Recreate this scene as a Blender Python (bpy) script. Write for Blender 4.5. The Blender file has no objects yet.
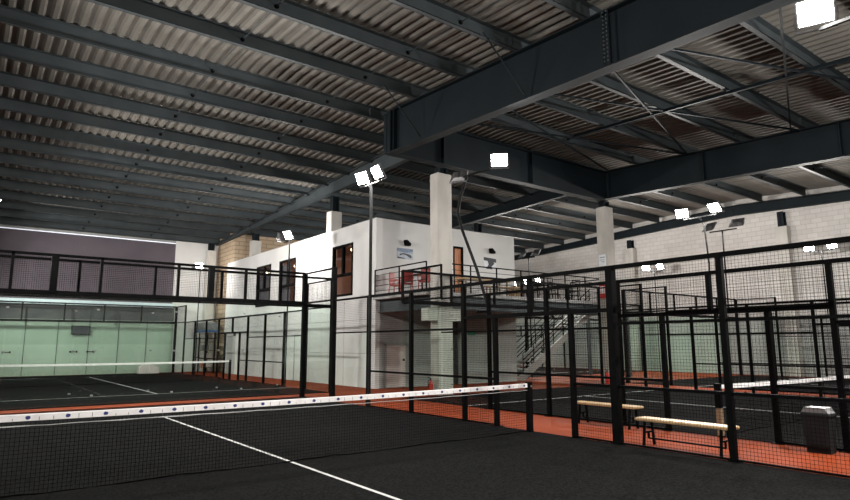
import bpy, math, random
from mathutils import Vector, Matrix
random.seed(7)
SC = bpy.context.scene
COL = SC.collection

# ------------------------------------------------------------------ materials
MATS = {}
def nt(name):
    m = bpy.data.materials.new(name); m.use_nodes = True
    MATS[name] = m
    n = m.node_tree.nodes; l = m.node_tree.links
    return m, n, l, n['Principled BSDF']

def rgb(c):
    return (c[0], c[1], c[2], 1.0)

def noisy(name, c1, c2, scale=4.0, rough=.6, metal=0.0, bump=0.0, bscale=40.0, detail=4, stretch=None, spec=None):
    m, n, l, b = nt(name)
    geo = n.new('ShaderNodeNewGeometry')
    src = geo.outputs['Position']
    if stretch:
        mp = n.new('ShaderNodeMapping'); mp.inputs['Scale'].default_value = stretch
        l.new(src, mp.inputs['Vector']); src = mp.outputs['Vector']
    t = n.new('ShaderNodeTexNoise'); t.inputs['Scale'].default_value = scale; t.inputs['Detail'].default_value = detail
    l.new(src, t.inputs['Vector'])
    r = n.new('ShaderNodeValToRGB')
    r.color_ramp.elements[0].position = .35; r.color_ramp.elements[1].position = .65
    r.color_ramp.elements[0].color = rgb(c1); r.color_ramp.elements[1].color = rgb(c2)
    l.new(t.outputs['Fac'], r.inputs['Fac']); l.new(r.outputs['Color'], b.inputs['Base Color'])
    b.inputs['Roughness'].default_value = rough; b.inputs['Metallic'].default_value = metal
    if spec is not None:
        b.inputs['Specular IOR Level'].default_value = spec
    if bump:
        t2 = n.new('ShaderNodeTexNoise'); t2.inputs['Scale'].default_value = bscale; t2.inputs['Detail'].default_value = 3
        l.new(src, t2.inputs['Vector'])
        bp = n.new('ShaderNodeBump'); bp.inputs['Strength'].default_value = bump; bp.inputs['Distance'].default_value = .02
        l.new(t2.outputs['Fac'], bp.inputs['Height']); l.new(bp.outputs['Normal'], b.inputs['Normal'])
    return m

def bricks(name, c1, c2, mortar, bw, bh, axis, ms=.012, rough=.85):
    """axis: 'x' for walls whose normal is x, 'y' for walls whose normal is y"""
    m, n, l, b = nt(name)
    geo = n.new('ShaderNodeNewGeometry')
    sep = n.new('ShaderNodeSeparateXYZ'); l.new(geo.outputs['Position'], sep.inputs[0])
    com = n.new('ShaderNodeCombineXYZ')
    l.new(sep.outputs['Y' if axis == 'x' else 'X'], com.inputs['X']); l.new(sep.outputs['Z'], com.inputs['Y'])
    t = n.new('ShaderNodeTexBrick')
    t.inputs['Scale'].default_value = 1.0
    t.inputs['Brick Width'].default_value = bw; t.inputs['Row Height'].default_value = bh
    t.inputs['Mortar Size'].default_value = ms
    t.inputs['Color1'].default_value = rgb(c1); t.inputs['Color2'].default_value = rgb(c2); t.inputs['Mortar'].default_value = rgb(mortar)
    l.new(com.outputs[0], t.inputs['Vector'])
    ns = n.new('ShaderNodeTexNoise'); ns.inputs['Scale'].default_value = .7; ns.inputs['Detail'].default_value = 5
    l.new(geo.outputs['Position'], ns.inputs['Vector'])
    mr = n.new('ShaderNodeMapRange'); mr.inputs['To Min'].default_value = .8; mr.inputs['To Max'].default_value = 1.12
    l.new(ns.outputs['Fac'], mr.inputs['Value'])
    mx = n.new('ShaderNodeVectorMath'); mx.operation = 'SCALE'
    l.new(t.outputs['Color'], mx.inputs[0]); l.new(mr.outputs[0], mx.inputs['Scale'])
    l.new(mx.outputs[0], b.inputs['Base Color'])
    bp = n.new('ShaderNodeBump'); bp.inputs['Strength'].default_value = .5; bp.inputs['Distance'].default_value = .01; bp.invert = True
    l.new(t.outputs['Fac'], bp.inputs['Height']); l.new(bp.outputs['Normal'], b.inputs['Normal'])
    b.inputs['Roughness'].default_value = rough
    return m

def glass(name, tint, gloss=.06):
    m = bpy.data.materials.new(name); m.use_nodes = True; MATS[name] = m
    n = m.node_tree.nodes; l = m.node_tree.links
    n.remove(n['Principled BSDF'])
    tr = n.new('ShaderNodeBsdfTransparent'); tr.inputs['Color'].default_value = rgb(tint)
    gl = n.new('ShaderNodeBsdfGlossy'); gl.inputs['Roughness'].default_value = .02
    lw = n.new('ShaderNodeLayerWeight'); lw.inputs['Blend'].default_value = .5
    pw = n.new('ShaderNodeMath'); pw.operation = 'POWER'; pw.inputs[1].default_value = 4.0
    l.new(lw.outputs['Facing'], pw.inputs[0])
    fr = n.new('ShaderNodeMath'); fr.operation = 'MULTIPLY_ADD'; fr.inputs[1].default_value = .5; fr.inputs[2].default_value = .025
    l.new(pw.outputs[0], fr.inputs[0])
    mx = n.new('ShaderNodeMixShader')
    l.new(fr.outputs[0], mx.inputs[0]); l.new(tr.outputs[0], mx.inputs[1]); l.new(gl.outputs[0], mx.inputs[2])
    l.new(mx.outputs[0], n['Material Output'].inputs['Surface'])
    return m

def emis(name, c, s):
    m, n, l, b = nt(name)
    b.inputs['Base Color'].default_value = rgb(c)
    b.inputs['Emission Color'].default_value = rgb(c); b.inputs['Emission Strength'].default_value = s
    return m

M = MATS
noisy('black_metal', (.002, .002, .0022), (.0035, .0036, .0037), 6, .6, .0, spec=.03)
noisy('girder_paint', (.0055, .0095, .0125), (.008, .0125, .016), 1.2, .6, .0, spec=.15)
noisy('purlin_paint', (.036, .045, .050), (.050, .060, .065), 1.5, .6, 0, spec=.3)
noisy('deck_sheet', (.15, .142, .126), (.19, .18, .162), .8, .75, 0, spec=.25)
noisy('turf_black', (.003, .003, .0031), (.0125, .0128, .013), 38, .95, 0, .5, 160, 3, spec=.01)
noisy('orange_floor', (.165, .026, .005), (.21, .034, .0075), .9, .85, 0, .15, 120, spec=.12)
noisy('unseen_dark_floor', (.03, .03, .03), (.05, .05, .048), 3, .9)
noisy('line_white', (.36, .36, .36), (.46, .46, .455), 20, .9)
noisy('band_white', (.62, .60, .60), (.74, .72, .72), 5, .8)
noisy('logo_blue', (.015, .022, .11), (.02, .03, .15), 20, .7)
noisy('net_cord', (.002, .002, .002), (.0035, .0035, .0035), 20, .9, spec=.02)
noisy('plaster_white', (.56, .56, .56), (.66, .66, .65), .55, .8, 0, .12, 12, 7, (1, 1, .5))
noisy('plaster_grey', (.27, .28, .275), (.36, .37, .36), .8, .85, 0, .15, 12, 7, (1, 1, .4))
noisy('concrete', (.42, .405, .375), (.54, .52, .485), 1.6, .85, 0, .3, 30, 6, (1, 1, .5))
noisy('purple_wall', (.085, .072, .088), (.105, .088, .106), .6, .8)
noisy('panel_dark', (.065, .07, .075), (.10, .105, .105), .9, .8)
noisy('mint_light', (.36, .45, .37), (.41, .50, .415), .5, .7)
noisy('mint_dark', (.30, .385, .31), (.34, .43, .35), .5, .7)
noisy('pale_green', (.28, .34, .30), (.34, .40, .355), .5, .7)
noisy('pole_dark', (.008, .0085, .009), (.013, .0135, .014), 6, .6, spec=.1)
noisy('ledge_blue', (.55, .66, .72), (.65, .75, .80), 2, .6)
noisy('slab_concrete', (.30, .30, .30), (.40, .40, .39), 2, .8)
noisy('wood_light', (.36, .23, .105), (.48, .33, .17), 3, .5, 0, 0, 0, 5, (1, 12, 12))
noisy('wood_orange', (.40, .13, .045), (.55, .20, .07), 3, .5, 0, 0, 0, 5, (6, 6, 1))
noisy('wood_brown', (.17, .11, .065), (.24, .16, .09), 3, .6)
noisy('bin_plastic', (.008, .0085, .009), (.012, .0125, .013), 5, .6, spec=.1)
noisy('bin_lid_grey', (.10, .102, .105), (.14, .142, .145), 5, .35)
noisy('red_paint', (.42, .02, .015), (.52, .03, .02), 5, .35)
noisy('red_chair', (.30, .035, .03), (.38, .055, .045), 5, .45)
noisy('pink_grey_cloth', (.26, .17, .15), (.34, .23, .20), 8, .8)
noisy('door_pale', (.50, .46, .43), (.58, .53, .50), 1.5, .6)
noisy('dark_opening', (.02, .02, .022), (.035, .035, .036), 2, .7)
noisy('warm_plaster', (.42, .26, .20), (.50, .32, .25), 1, .8)
noisy('sign_white', (.60, .64, .70), (.72, .75, .80), 6, .5)
noisy('sign_pale', (.26, .31, .38), (.40, .45, .52), 5, .5)
noisy('sign_blue', (.10, .15, .24), (.16, .22, .32), 8, .5)
noisy('sign_black', (.008, .009, .016), (.015, .017, .03), 8, .5)
noisy('blue_tarp', (.03, .10, .28), (.05, .15, .36), 3, .5)
noisy('grey_metal', (.16, .165, .17), (.24, .245, .25), 6, .4, .5)
noisy('lamp_housing', (.10, .10, .105), (.16, .16, .165), 10, .4, .5)
noisy('lamp_pale', (.45, .45, .45), (.55, .55, .55), 10, .4, .3)
noisy('grey_curtain', (.16, .16, .165), (.21, .21, .215), 3, .8)
bricks('block_wall_x', (.52, .50, .48), (.58, .56, .54), (.42, .41, .39), .5, .25, 'x', .014)
bricks('block_wall_y', (.52, .50, .48), (.58, .56, .54), (.42, .41, .39), .5, .25, 'y', .014)
bricks('beige_brick_x', (.44, .33, .22), (.52, .40, .28), (.25, .19, .14), .9, .26, 'x', .022)
bricks('beige_brick_y', (.44, .33, .22), (.52, .40, .28), (.25, .19, .14), .9, .26, 'y', .022)
glass('clear_glass', (.955, .98, .966))
glass('window_glass', (.85, .85, .86))
emis('flood_lens', (1.0, .965, .91), 60.0)
emis('flood_lens_dim', (1.0, .97, .92), .35)
emis('bulb', (1.0, .72, .40), 14.0)
emis('exit_green', (.02, .20, .11), .1)
emis('daylight_gap', (.85, .90, 1.0), .7)

# ------------------------------------------------------------------ mesh helpers
class MB:
    def __init__(s): s.v = []; s.f = []; s.mi = []; s.mats = []; s.cur = 0
    def mat(s, name):
        if name not in s.mats: s.mats.append(name)
        s.cur = s.mats.index(name); return s
    def add(s, vs, fs):
        o = len(s.v); s.v += [tuple(p) for p in vs]
        for f in fs: s.f.append([i + o for i in f]); s.mi.append(s.cur)
        return s
    def box(s, a, b):
        x0, x1 = sorted((a[0], b[0])); y0, y1 = sorted((a[1], b[1])); z0, z1 = sorted((a[2], b[2]))
        return s.add([(x0, y0, z0), (x1, y0, z0), (x1, y1, z0), (x0, y1, z0), (x0, y0, z1), (x1, y0, z1), (x1, y1, z1), (x0, y1, z1)],
                     [(0, 3, 2, 1), (4, 5, 6, 7), (0, 1, 5, 4), (1, 2, 6, 5), (2, 3, 7, 6), (3, 0, 4, 7)])
    def bev(s, a, b, r=.01):
        """box with chamfered vertical and horizontal edges"""
        x0, x1 = sorted((a[0], b[0])); y0, y1 = sorted((a[1], b[1])); z0, z1 = sorted((a[2], b[2]))
        r = min(r, (x1 - x0) * .45, (y1 - y0) * .45, (z1 - z0) * .45)
        def ring(i, z):
            return [(x0 + i + r, y0 + i, z), (x1 - i - r, y0 + i, z), (x1 - i, y0 + i + r, z), (x1 - i, y1 - i - r, z),
                    (x1 - i - r, y1 - i, z), (x0 + i + r, y1 - i, z), (x0 + i, y1 - i - r, z), (x0 + i, y0 + i + r, z)]
        i2 = r * .6
        rs = [ring(i2, z0), ring(0, z0 + r), ring(0, z1 - r), ring(i2, z1)]
        vs = sum(rs, []); fs = [tuple(range(7, -1, -1)), tuple(range(24, 32))]
        for k in range(3):
            for j in range(8):
                fs.append((k * 8 + j, k * 8 + (j + 1) % 8, k * 8 + 8 + (j + 1) % 8, k * 8 + 8 + j))
        return s.add(vs, fs)
    def bar(s, p, q, w, h=None, n=4, caps=True):
        """prism of n sides from p to q; n=4: w by h rectangle"""
        p = Vector(p); q = Vector(q); d = q - p
        if d.length < 1e-6: return s
        d.normalize()
        up = Vector((0, 0, 1)) if abs(d.z) < .95 else Vector((0, 1, 0))
        sd = d.cross(up).normalized(); u2 = sd.cross(d).normalized()
        vs = []
        if n == 4:
            h = w if h is None else h
            cs = [(-w / 2, -h / 2), (w / 2, -h / 2), (w / 2, h / 2), (-w / 2, h / 2)]
        else:
            cs = [(w / 2 * math.cos(2 * math.pi * i / n), w / 2 * math.sin(2 * math.pi * i / n)) for i in range(n)]
        for e in (p, q):
            for a, b in cs: vs.append(e + sd * a + u2 * b)
        fs = [(i, (i + 1) % n, n + (i + 1) % n, n + i) for i in range(n)]
        if caps: fs += [tuple(range(n - 1, -1, -1)), tuple(range(n, 2 * n))]
        return s.add(vs, fs)
    def tube(s, pts, r, n=10):
        pts = [Vector(p) for p in pts]; rings = []
        for i, p in enumerate(pts):
            d = (pts[min(i + 1, len(pts) - 1)] - pts[max(i - 1, 0)]).normalized()
            up = Vector((0, 0, 1)) if abs(d.z) < .9 else Vector((0, 1, 0))
            sd = d.cross(up).normalized(); u2 = sd.cross(d).normalized()
            rr = r[i] if isinstance(r, (list, tuple)) else r
            rings.append([p + sd * rr * math.cos(2 * math.pi * k / n) + u2 * rr * math.sin(2 * math.pi * k / n) for k in range(n)])
        vs = sum(rings, []); fs = [tuple(range(n - 1, -1, -1)), tuple(range(len(vs) - n, len(vs)))]
        for i in range(len(pts) - 1):
            for k in range(n):
                fs.append((i * n + k, i * n + (k + 1) % n, (i + 1) * n + (k + 1) % n, (i + 1) * n + k))
        return s.add(vs, fs)
    def prism(s, poly, axis, a, b):
        """poly of 2-D points in the plane of the two other axes, extruded along axis from a to b"""
        def P(u, v, w):
            return {'x': (w, u, v), 'y': (u, w, v), 'z': (u, v, w)}[axis]
        n = len(poly)
        vs = [P(u, v, a) for u, v in poly] + [P(u, v, b) for u, v in poly]
        fs = [tuple(range(n - 1, -1, -1)), tuple(range(n, 2 * n))] + [(i, (i + 1) % n, n + (i + 1) % n, n + i) for i in range(n)]
        return s.add(vs, fs)
    def build(s, name, mat=None, parent=None, smooth=False, origin=None):
        me = bpy.data.meshes.new(name)
        vs = s.v
        if origin is not None:
            ox, oy, oz = origin; vs = [(x - ox, y - oy, z - oz) for x, y, z in s.v]
        me.from_pydata(vs, [], s.f); me.update()
        if mat: me.materials.append(M[mat])
        else:
            for k in s.mats: me.materials.append(M[k])
            me.polygons.foreach_set('material_index', s.mi)
        if smooth: me.polygons.foreach_set('use_smooth', [True] * len(me.polygons))
        o = bpy.data.objects.new(name, me); COL.objects.link(o)
        if origin is not None: o.location = origin
        if parent is not None:
            o.parent = parent
            if parent.parent is not None or parent.location.length > 0:
                o.matrix_parent_inverse = W(parent).inverted()
        return o

def W(o):
    """world matrix from own channels (no depsgraph needed)"""
    m = o.matrix_basis.copy()
    if o.parent is not None: m = W(o.parent) @ o.matrix_parent_inverse @ m
    return m

def fixnormals():
    import bmesh
    for me in bpy.data.meshes:
        if len(me.polygons) > 60000: continue
        bm = bmesh.new(); bm.from_mesh(me); bmesh.ops.recalc_face_normals(bm, faces=bm.faces); bm.to_mesh(me); bm.free()

def tag(o, label, cat, group=None, kind=None):
    o['label'] = label; o['category'] = cat
    if group: o['group'] = group
    if kind: o['kind'] = kind
    return o
def empty(name, loc, label, cat, group=None):
    o = bpy.data.objects.new(name, None); o.empty_display_size = .2
    COL.objects.link(o); o.location = loc
    return tag(o, label, cat, group)
def struct(mb, name, mat=None, parent=None, label=None):
    o = mb.build(name, mat, parent); o['kind'] = 'structure'
    if label: o['label'] = label
    return o
def copy_tree(o, parent=None):
    c = o.copy(); COL.objects.link(c)
    if parent is not None: c.parent = parent; c.matrix_parent_inverse = o.matrix_parent_inverse.copy()
    for ch in [k for k in list(bpy.data.objects) if k.parent is o]:
        copy_tree(ch, c)
    return c

# ------------------------------------------------------------------ camera (fitted to the court)
CAM = Vector((-3.859, -8.283, 1.660)); YAW, PITCH, ROLL, FPX = .6492331, .1547751, -.0024136, 604.3165
f = Vector((math.sin(YAW) * math.cos(PITCH), math.cos(YAW) * math.cos(PITCH), math.sin(PITCH)))
rt = Vector((math.cos(YAW), -math.sin(YAW), 0)); up = rt.cross(f)
r2 = rt * math.cos(ROLL) + up * math.sin(ROLL); u2 = -rt * math.sin(ROLL) + up * math.cos(ROLL)
cd = bpy.data.cameras.new('camera'); cam = bpy.data.objects.new('camera', cd); COL.objects.link(cam)
cam.matrix_world = Matrix(((r2.x, u2.x, -f.x, CAM.x), (r2.y, u2.y, -f.y, CAM.y), (r2.z, u2.z, -f.z, CAM.z), (0, 0, 0, 1)))
cd.sensor_width = 36; cd.lens = FPX / 850 * 36; cd.clip_end = 200; cd.clip_start = .05
SC.camera = cam

# ------------------------------------------------------------------ hall shell
XL, XR, YN, YF = -15.0, 30.4, -17.0, 31.5
PY0, PSP = -.55, 2.15                                       # purlin rhythm
def zb(y):                                                  # underside of the purlins
    return 9.3 - .048 * abs(y - 7.7)                          # gable with its ridge above the cross girder
DK = .40                                                    # purlin depth

struct(MB().mat('orange_floor').box((-5.6, -9.5, -.2), (XR + .2, YF + .2, 0)).mat('unseen_dark_floor').box((XL - .2, YN - .2, -.2), (-5.6, YF + .2, 0)).box((-5.6, YN - .2, -.2), (XR + .2, -9.5, 0)), 'floor')  # dark unseen floor added to keep orange bounce off the roof deck

# corrugated deck: trapezoid ribs running down the slope
per = .30; prof = [(0, 0), (.055, .07), (.15, .07), (.205, 0)]
ys = [YN, 7.7, YF]; mb = MB().mat('deck_sheet')
cols = []
x = XL
while x < XR:
    for dx, dz in prof:
        if x + dx <= XR: cols.append((x + dx, dz))
    x += per
cols.append((XR, 0))
vs = []; fs = []
for k, y in enumerate(ys):
    vs += [(cx, y, zb(y) + DK + dz) for cx, dz in cols]
n = len(cols)
for k in range(2):
    for j in range(n - 1): fs.append((k * n + j, k * n + j + 1, (k + 1) * n + j + 1, (k + 1) * n + j))
mb.add(vs, fs)
# solid outer skin above it
mb.add([(XL, YN, zb(YN) + .7), (XR, YN, zb(YN) + .7), (XR, 7.7, 10.0), (XL, 7.7, 10.0), (XL, YF, zb(YF) + .7), (XR, YF, zb(YF) + .7)],
       [(0, 1, 2, 3), (3, 2, 5, 4)])
struct(mb, 'ceiling')

# far wall in bands: mint panels, dark panel band, pale ledge, purple wall, white bay, brick room
struct(MB().mat('mint_light').box((XL, YF, 0), (6.6, YF + .2, 1.7)).mat('mint_dark').box((XL, YF, 1.7), (6.6, YF + .2, 3.1))
       .mat('panel_dark').box((XL, YF, 3.1), (6.6, YF + .2, 4.0))
       .mat('purple_wall').box((XL, YF, 4.0), (6.45, YF + .2, 8.0))
       .mat('plaster_white').box((6.45, YF, 4.0), (9.3, YF + .2, 9.0)).box((6.6, YF, 0), (9.3, YF + .2, 4.0))
       .mat('block_wall_y').box((9.3, YF, 0), (XR + .2, YF + .2, 9.2)), 'wall_back')
struct(MB().box((XL, YF - .22, 3.93), (6.5, YF, 4.2)), 'trim_1', 'ledge_blue')
mb = MB()
for i in range(12): mb.box((-12 + i * 1.55, YF - .03, .02), (-12 + i * 1.55 + .03, YF, 3.9))
struct(mb, 'trim_2', 'panel_dark')
struct(MB().box((XL, YF - .01, 8.0), (6.45, YF + .1, 8.05)), 'window_1', 'daylight_gap')
struct(MB().box((XL, YF, 8.05), (6.45, YF + .2, 9.1)), 'trim_3', 'plaster_grey')
struct(MB().mat('beige_brick_x').box((9.15, 28.5, 0), (9.35, YF, 8.95)).mat('beige_brick_y').box((9.352, 28.5, 0), (16, 28.7, 8.9)), 'wall_brick_room')
# right wall: white concrete block, mint stretch low down beyond the green glass
struct(MB().mat('block_wall_x').box((XR, YN, 0), (XR + .2, YF, 10)), 'wall_right')
struct(MB().box((XR - .03, 8.6, 0), (XR, 14.15, 3.2)), 'trim_4', 'pale_green')
struct(MB().box((XR - .02, 14.2, 0), (XR, YF - .01, 3.3)).box((XR - .02, YN, 0), (XR, 8.6, 3.1)), 'trim_5', 'plaster_grey')
struct(MB().mat('plaster_grey').box((XL - .2, YN, 0), (XL, YF, 10)), 'wall_left')
struct(MB().mat('plaster_grey').box((XL, YN - .2, 0), (XR, YN, 10)), 'wall_near')

# ------------------------------------------------------------------ roof steel
ORD = ['first', 'second', 'third', 'fourth', 'fifth', 'sixth', 'seventh', 'eighth', 'ninth', 'tenth', 'eleventh', 'twelfth',
       'thirteenth', 'fourteenth', 'fifteenth', 'sixteenth', 'seventeenth', 'eighteenth', 'nineteenth', 'twentieth']
def py(k): return 8.3 + k * 2.15 if k < 0 else 8.5 + k * 1.9
ks = list(range(-7, 13))[::-1]
for rank, k in enumerate(ks):
    y = py(k); z0 = zb(y); z1 = z0 + DK; t = .012; w = .13
    r = empty('roof_purlin', ((XL + XR) / 2, y, z0),
              'dark grey steel purlin across the whole roof, %s counting from the far purple wall' % ORD[rank], 'purlin', 'steel roof purlins')
    mb = MB()
    mb.box((XL, y, z0), (XR - .3, y + t, z1))
    mb.box((XL, y - w, z0), (XR - .3, y + t, z0 + t)); mb.box((XL, y - w, z1 - t), (XR - .3, y + t, z1))
    mb.box((XL, y - w, z0), (XR - .3, y - w + t, z0 + .035))
    mb.build('channel', 'purlin_paint', r)
    for cx in (-9.5, -4.2, 1.2, 4.9, 9.8, 14.0, 21.3, 25.2):
        MB().tube([(cx, y - .035, z0 + .2), (cx, y + .0, z0 + .2)], .055, 8).build('bolt_plate', 'black_metal', r)
    if k <= 0:
        for cx in (6.7, 18.35): MB().box((cx - .01 - .2, y - .12, z0), (cx - .2, y + .12, z0 + .33)).build('cleat', 'purlin_paint', r)
# sag rods between purlins
mb = MB()
for cx in (-4.2, 1.2, 4.9, 14.0, 21.3, 25.2):
    for a, b in zip(ks[1:], ks[:-1]):
        ya, yb = py(a), py(b)
        if cx > 9 and yb > 28.4: continue
        mb.bar((cx, ya, zb(ya) + .2), (cx, yb, zb(yb) + .2), .022, n=5)
tag(mb.build('sag_rod', 'purlin_paint'), 'thin tie rods linking the roof purlins in rows', 'tie rod', kind='stuff')

def girder(name, axis, fixed, a, b, zlo, zhi, label, cat='girder', fw=.34, stiff=(), mat='girder_paint', group=None):
    """I-section; zlo and zhi give underside and top at a position along the beam"""
    r = empty(name, ((fixed, (a + b) / 2, zlo((a + b) / 2)) if axis == 'y' else ((a + b) / 2, fixed, zlo((a + b) / 2))), label, cat, group)
    t = .035; mb = MB()
    for w, lo, hi in ((.024, lambda v: zlo(v), lambda v: zhi(v)), (fw, lambda v: zlo(v), lambda v: zlo(v) + t), (fw, lambda v: zhi(v) - t, lambda v: zhi(v))):
        mb.prism([(a, lo(a)), (b, lo(b)), (b, hi(b)), (a, hi(a))], 'x', fixed - w / 2, fixed + w / 2) if axis == 'y' else \
            mb.prism([(a, lo(a)), (b, lo(b)), (b, hi(b)), (a, hi(a))], 'y', fixed - w / 2, fixed + w / 2)
    mb.build('beam_section', mat, r)
    for s in stiff:
        if axis == 'y': MB().box((fixed - fw / 2, s - .015, zlo(s) + t), (fixed + fw / 2, s + .015, zhi(s) - t)).build('stiffener', mat, r)
        else: MB().box((s - .015, fixed - fw / 2, zlo(s) + t), (s + .015, fixed + fw / 2, zhi(s) - t)).build('stiffener', mat, r)
    return r

G1 = 6.85
g1lo = lambda y: 7.84 - .032 * (7.7 - y)
g1 = girder('roof_girder', 'y', G1, YN + .1, 7.5, g1lo, zb,
            'deep dark steel girder running overhead from the top edge to the white post', stiff=(7.3, 7.48, -5.2, -9.5))
mb = MB()
mb.box((G1 - .19, -1.0, g1lo(-.9) + .04), (G1 - .17, -.97, zb(-.9) - .04)); mb.box((G1 - .19, -.83, g1lo(-.9) + .04), (G1 - .17, -.80, zb(-.9) - .04))
mb.build('splice_plate', 'girder_paint', g1)
for i in range(13):
    for yy in (-.95, -.86):
        MB().tube([(G1 - .20, yy, g1lo(-.9) + .12 + i * .095), (G1 - .17, yy, g1lo(-.9) + .12 + i * .095)], .022, 6).build('splice_bolt', 'purlin_paint', g1)
girder('roof_girder', 'x', 7.7, 6.68, 18.28, lambda x: 7.86, lambda x: 9.22,
       'deep dark cross girder spanning above the tall white posts', stiff=(6.71, 9.0, 13.5))
girder('roof_girder', 'y', 18.5, YN + .1, 7.9, lambda y: 8.02 - .042 * (7.7 - y), zb,
       'dark steel girder on the right ending above the farther white post', stiff=(7.5, 7.8, -1.4, 3.2))
girder('roof_rafter', 'y', 9.0, 7.9, 31.3, lambda y: 8.62 - .022 * (y - 7.9), lambda y: zb(y) + .1, 'sloping steel rafter running above the side wall of the white office', 'rafter', .22, mat='purlin_paint')
girder('roof_rafter', 'y', 18.5, 7.95, 31.3, lambda y: 8.72 - .03 * (y - 7.9), lambda y: zb(y) + .1, 'dark sloping rafter behind the cross girder, over the office roof', 'rafter', .24)
girder('roof_rafter', 'y', 30.0, 7.7, 31.3, lambda y: 8.74 - .035 * (y - 7.7), lambda y: zb(y), 'dark rafter along the head of the block wall, farther stretch', 'rafter', .24)
girder('roof_rafter', 'y', 30.0, YN + .1, 7.68, lambda y: 8.74 - .035 * (7.7 - y), lambda y: zb(y), 'dark rafter along the head of the block wall, nearer stretch', 'rafter', .24)

def rod(p, q, label, w=.05, name='brace_rod', mat='girder_paint', cat='brace', group=None):
    return tag(MB().bar(p, q, w).build(name, mat), label, cat, group)
zz = 9.08
for (a, b, lab) in (((6.9, .0), (18.3, 3.75), 'diagonal roof brace, nearer arm of the middle cross between the big girders'),
                    ((6.9, 4.0), (18.3, -.3), 'diagonal roof brace, farther-starting arm of the middle cross between the big girders'),
                    ((6.9, .1), (18.3, -4.3), 'diagonal roof brace leaning right in the nearest cross by the bright floodlight'),
                    ((6.9, -4.3), (18.3, 0), 'diagonal roof brace leaning left in the nearest cross by the bright floodlight'),
                    ((6.9, 7.4), (18.3, 3.75), 'diagonal roof brace falling from the girder corner in the farthest cross'),
                    ((6.9, 4.0), (18.3, 7.4), 'diagonal roof brace rising to the farther white post in the farthest cross')):
    rod((a[0], a[1], zb(a[1]) - .06), (b[0], b[1], zb(b[1]) - .08), lab)
rod((13.2, -6.5, zb(-6.5) - .07), (13.2, 5.2, zb(5.2) - .07), 'long roof strut through the middle of the brace crosses', .09)
for yy, lab in ((1.6, 'thin fly brace from a purlin down to the big girder, beside the bolted splice'),
                (5.9, 'thin fly brace from a purlin down to the end of the big girder')):
    rod((5.4, yy, zb(yy) + .02), (6.66, yy - .1, g1lo(yy) + .1), lab, .03)

# columns
def column(name, x0, y0, x1, y1, z0, z1, label, mat='concrete', stub=None, group=None):
    r = empty(name, ((x0 + x1) / 2, (y0 + y1) / 2, z0), label, 'column', group)
    MB().bev((x0, y0, z0), (x1, y1, z1), .02).build('shaft', mat, r)
    if stub:
        cx, cy = (x0 + x1) / 2, (y0 + y1) / 2
        MB().box((cx - .17, cy - .02, z1), (cx + .17, cy + .02, stub)).box((cx - .17, cy - .15, z1), (cx - .14, cy + .15, stub)).box((cx + .14, cy - .15, z1), (cx + .17, cy + .15, stub)).build('steel_stub', 'girder_paint', r)
    return r
c1 = column('concrete_column', 8.74, 7.58, 9.37, 8.03, 0, 7.55, 'tall pale concrete post rising past the balcony corner beside the thin leaning pole', stub=7.8)
MB().box((8.34, 7.60, 2.44), (9.72, 8.0, 2.86)).build('corbel', 'concrete', c1)
column('concrete_column', 18.05, 7.55, 18.62, 8.05, 0, 7.62, 'tall pale concrete post with a white notice, right of the balcony', stub=7.9)
column('concrete_column', 8.95, 15.6, 9.5, 16.05, 6.62, 7.65, 'short pale post head standing on the office roof, nearer one', stub=8.4)
column('concrete_column', 8.95, 25.0, 9.5, 25.45, 6.62, 7.6, 'short pale post head standing on the office roof, farther one', stub=8.05)
column('concrete_column', 8.3, 30.9, 8.85, 31.4, 0, 7.7, 'pale post in the far corner beside the beige brick', stub=8.2)
column('concrete_column', 29.95, 5.0, XR, 5.6, 0, 7.75, 'pale pilaster on the block wall, above the bin side', stub=8.55)
column('concrete_column', 29.95, 14.2, XR, 14.8, 0, 7.75, 'pale pilaster on the block wall just right of the noticed post', stub=8.3)
column('concrete_column', 18.2, 16.0, 18.7, 16.5, 0, 7.7, 'pale post behind the office end wall carrying the rear rafter', stub=8.3)

# ------------------------------------------------------------------ office block and balcony
OX, OY, OX2, OY2, OT, FL = 8.75, 11.5, 16.4, 28.4, 6.6, 3.47
wins = [(13.25, 15.0), (18.7, 20.6), (21.7, 23.6)]; wz = (3.66, 5.86)
mb = MB().mat('plaster_white')
yy = OY
for (a, b) in wins:
    mb.box((OX, yy, 0), (OX + .2, a, OT)); mb.box((OX, a, 0), (OX + .2, b, wz[0])); mb.box((OX, a, wz[1]), (OX + .2, b, OT)); yy = b
mb.box((OX, yy, 0), (OX + .2, OY2, OT))
struct(mb, 'wall_office_side')
mb = MB().mat('plaster_white')
dx0, dx1, dz1 = 12.68, 13.24, 5.85
mb.box((OX + .2, OY, FL), (dx0, OY + .2, OT)); mb.box((dx1, OY, FL), (OX2, OY + .2, OT)); mb.box((dx0, OY, dz1), (dx1, OY + .2, OT))
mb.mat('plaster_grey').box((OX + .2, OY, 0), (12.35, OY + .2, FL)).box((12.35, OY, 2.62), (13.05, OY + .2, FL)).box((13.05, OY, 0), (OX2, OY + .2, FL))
struct(mb, 'wall_office_front')
struct(MB().box((OX2 - .2, OY + .2, 0), (OX2, OY2, OT)), 'wall_office_right', 'plaster_white')
struct(MB().mat('plaster_white').box((OX + .2, OY2 - .2, 0), (OX2 - .2, OY2, OT)), 'wall_office_rear')
struct(MB().box((OX, OY, OT), (OX2, OY2, OT + .02)), 'trim_6', 'plaster_grey')
struct(MB().box((OX + .2, OY + .2, FL - .15), (OX2 - .2, OY2 - .2, FL)), 'floor', 'wood_brown')
struct(MB().box((OX + .2, OY + .2, 6.3), (OX2 - .2, OY2 - .2, 6.4)), 'ceiling', 'warm_plaster')
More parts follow.
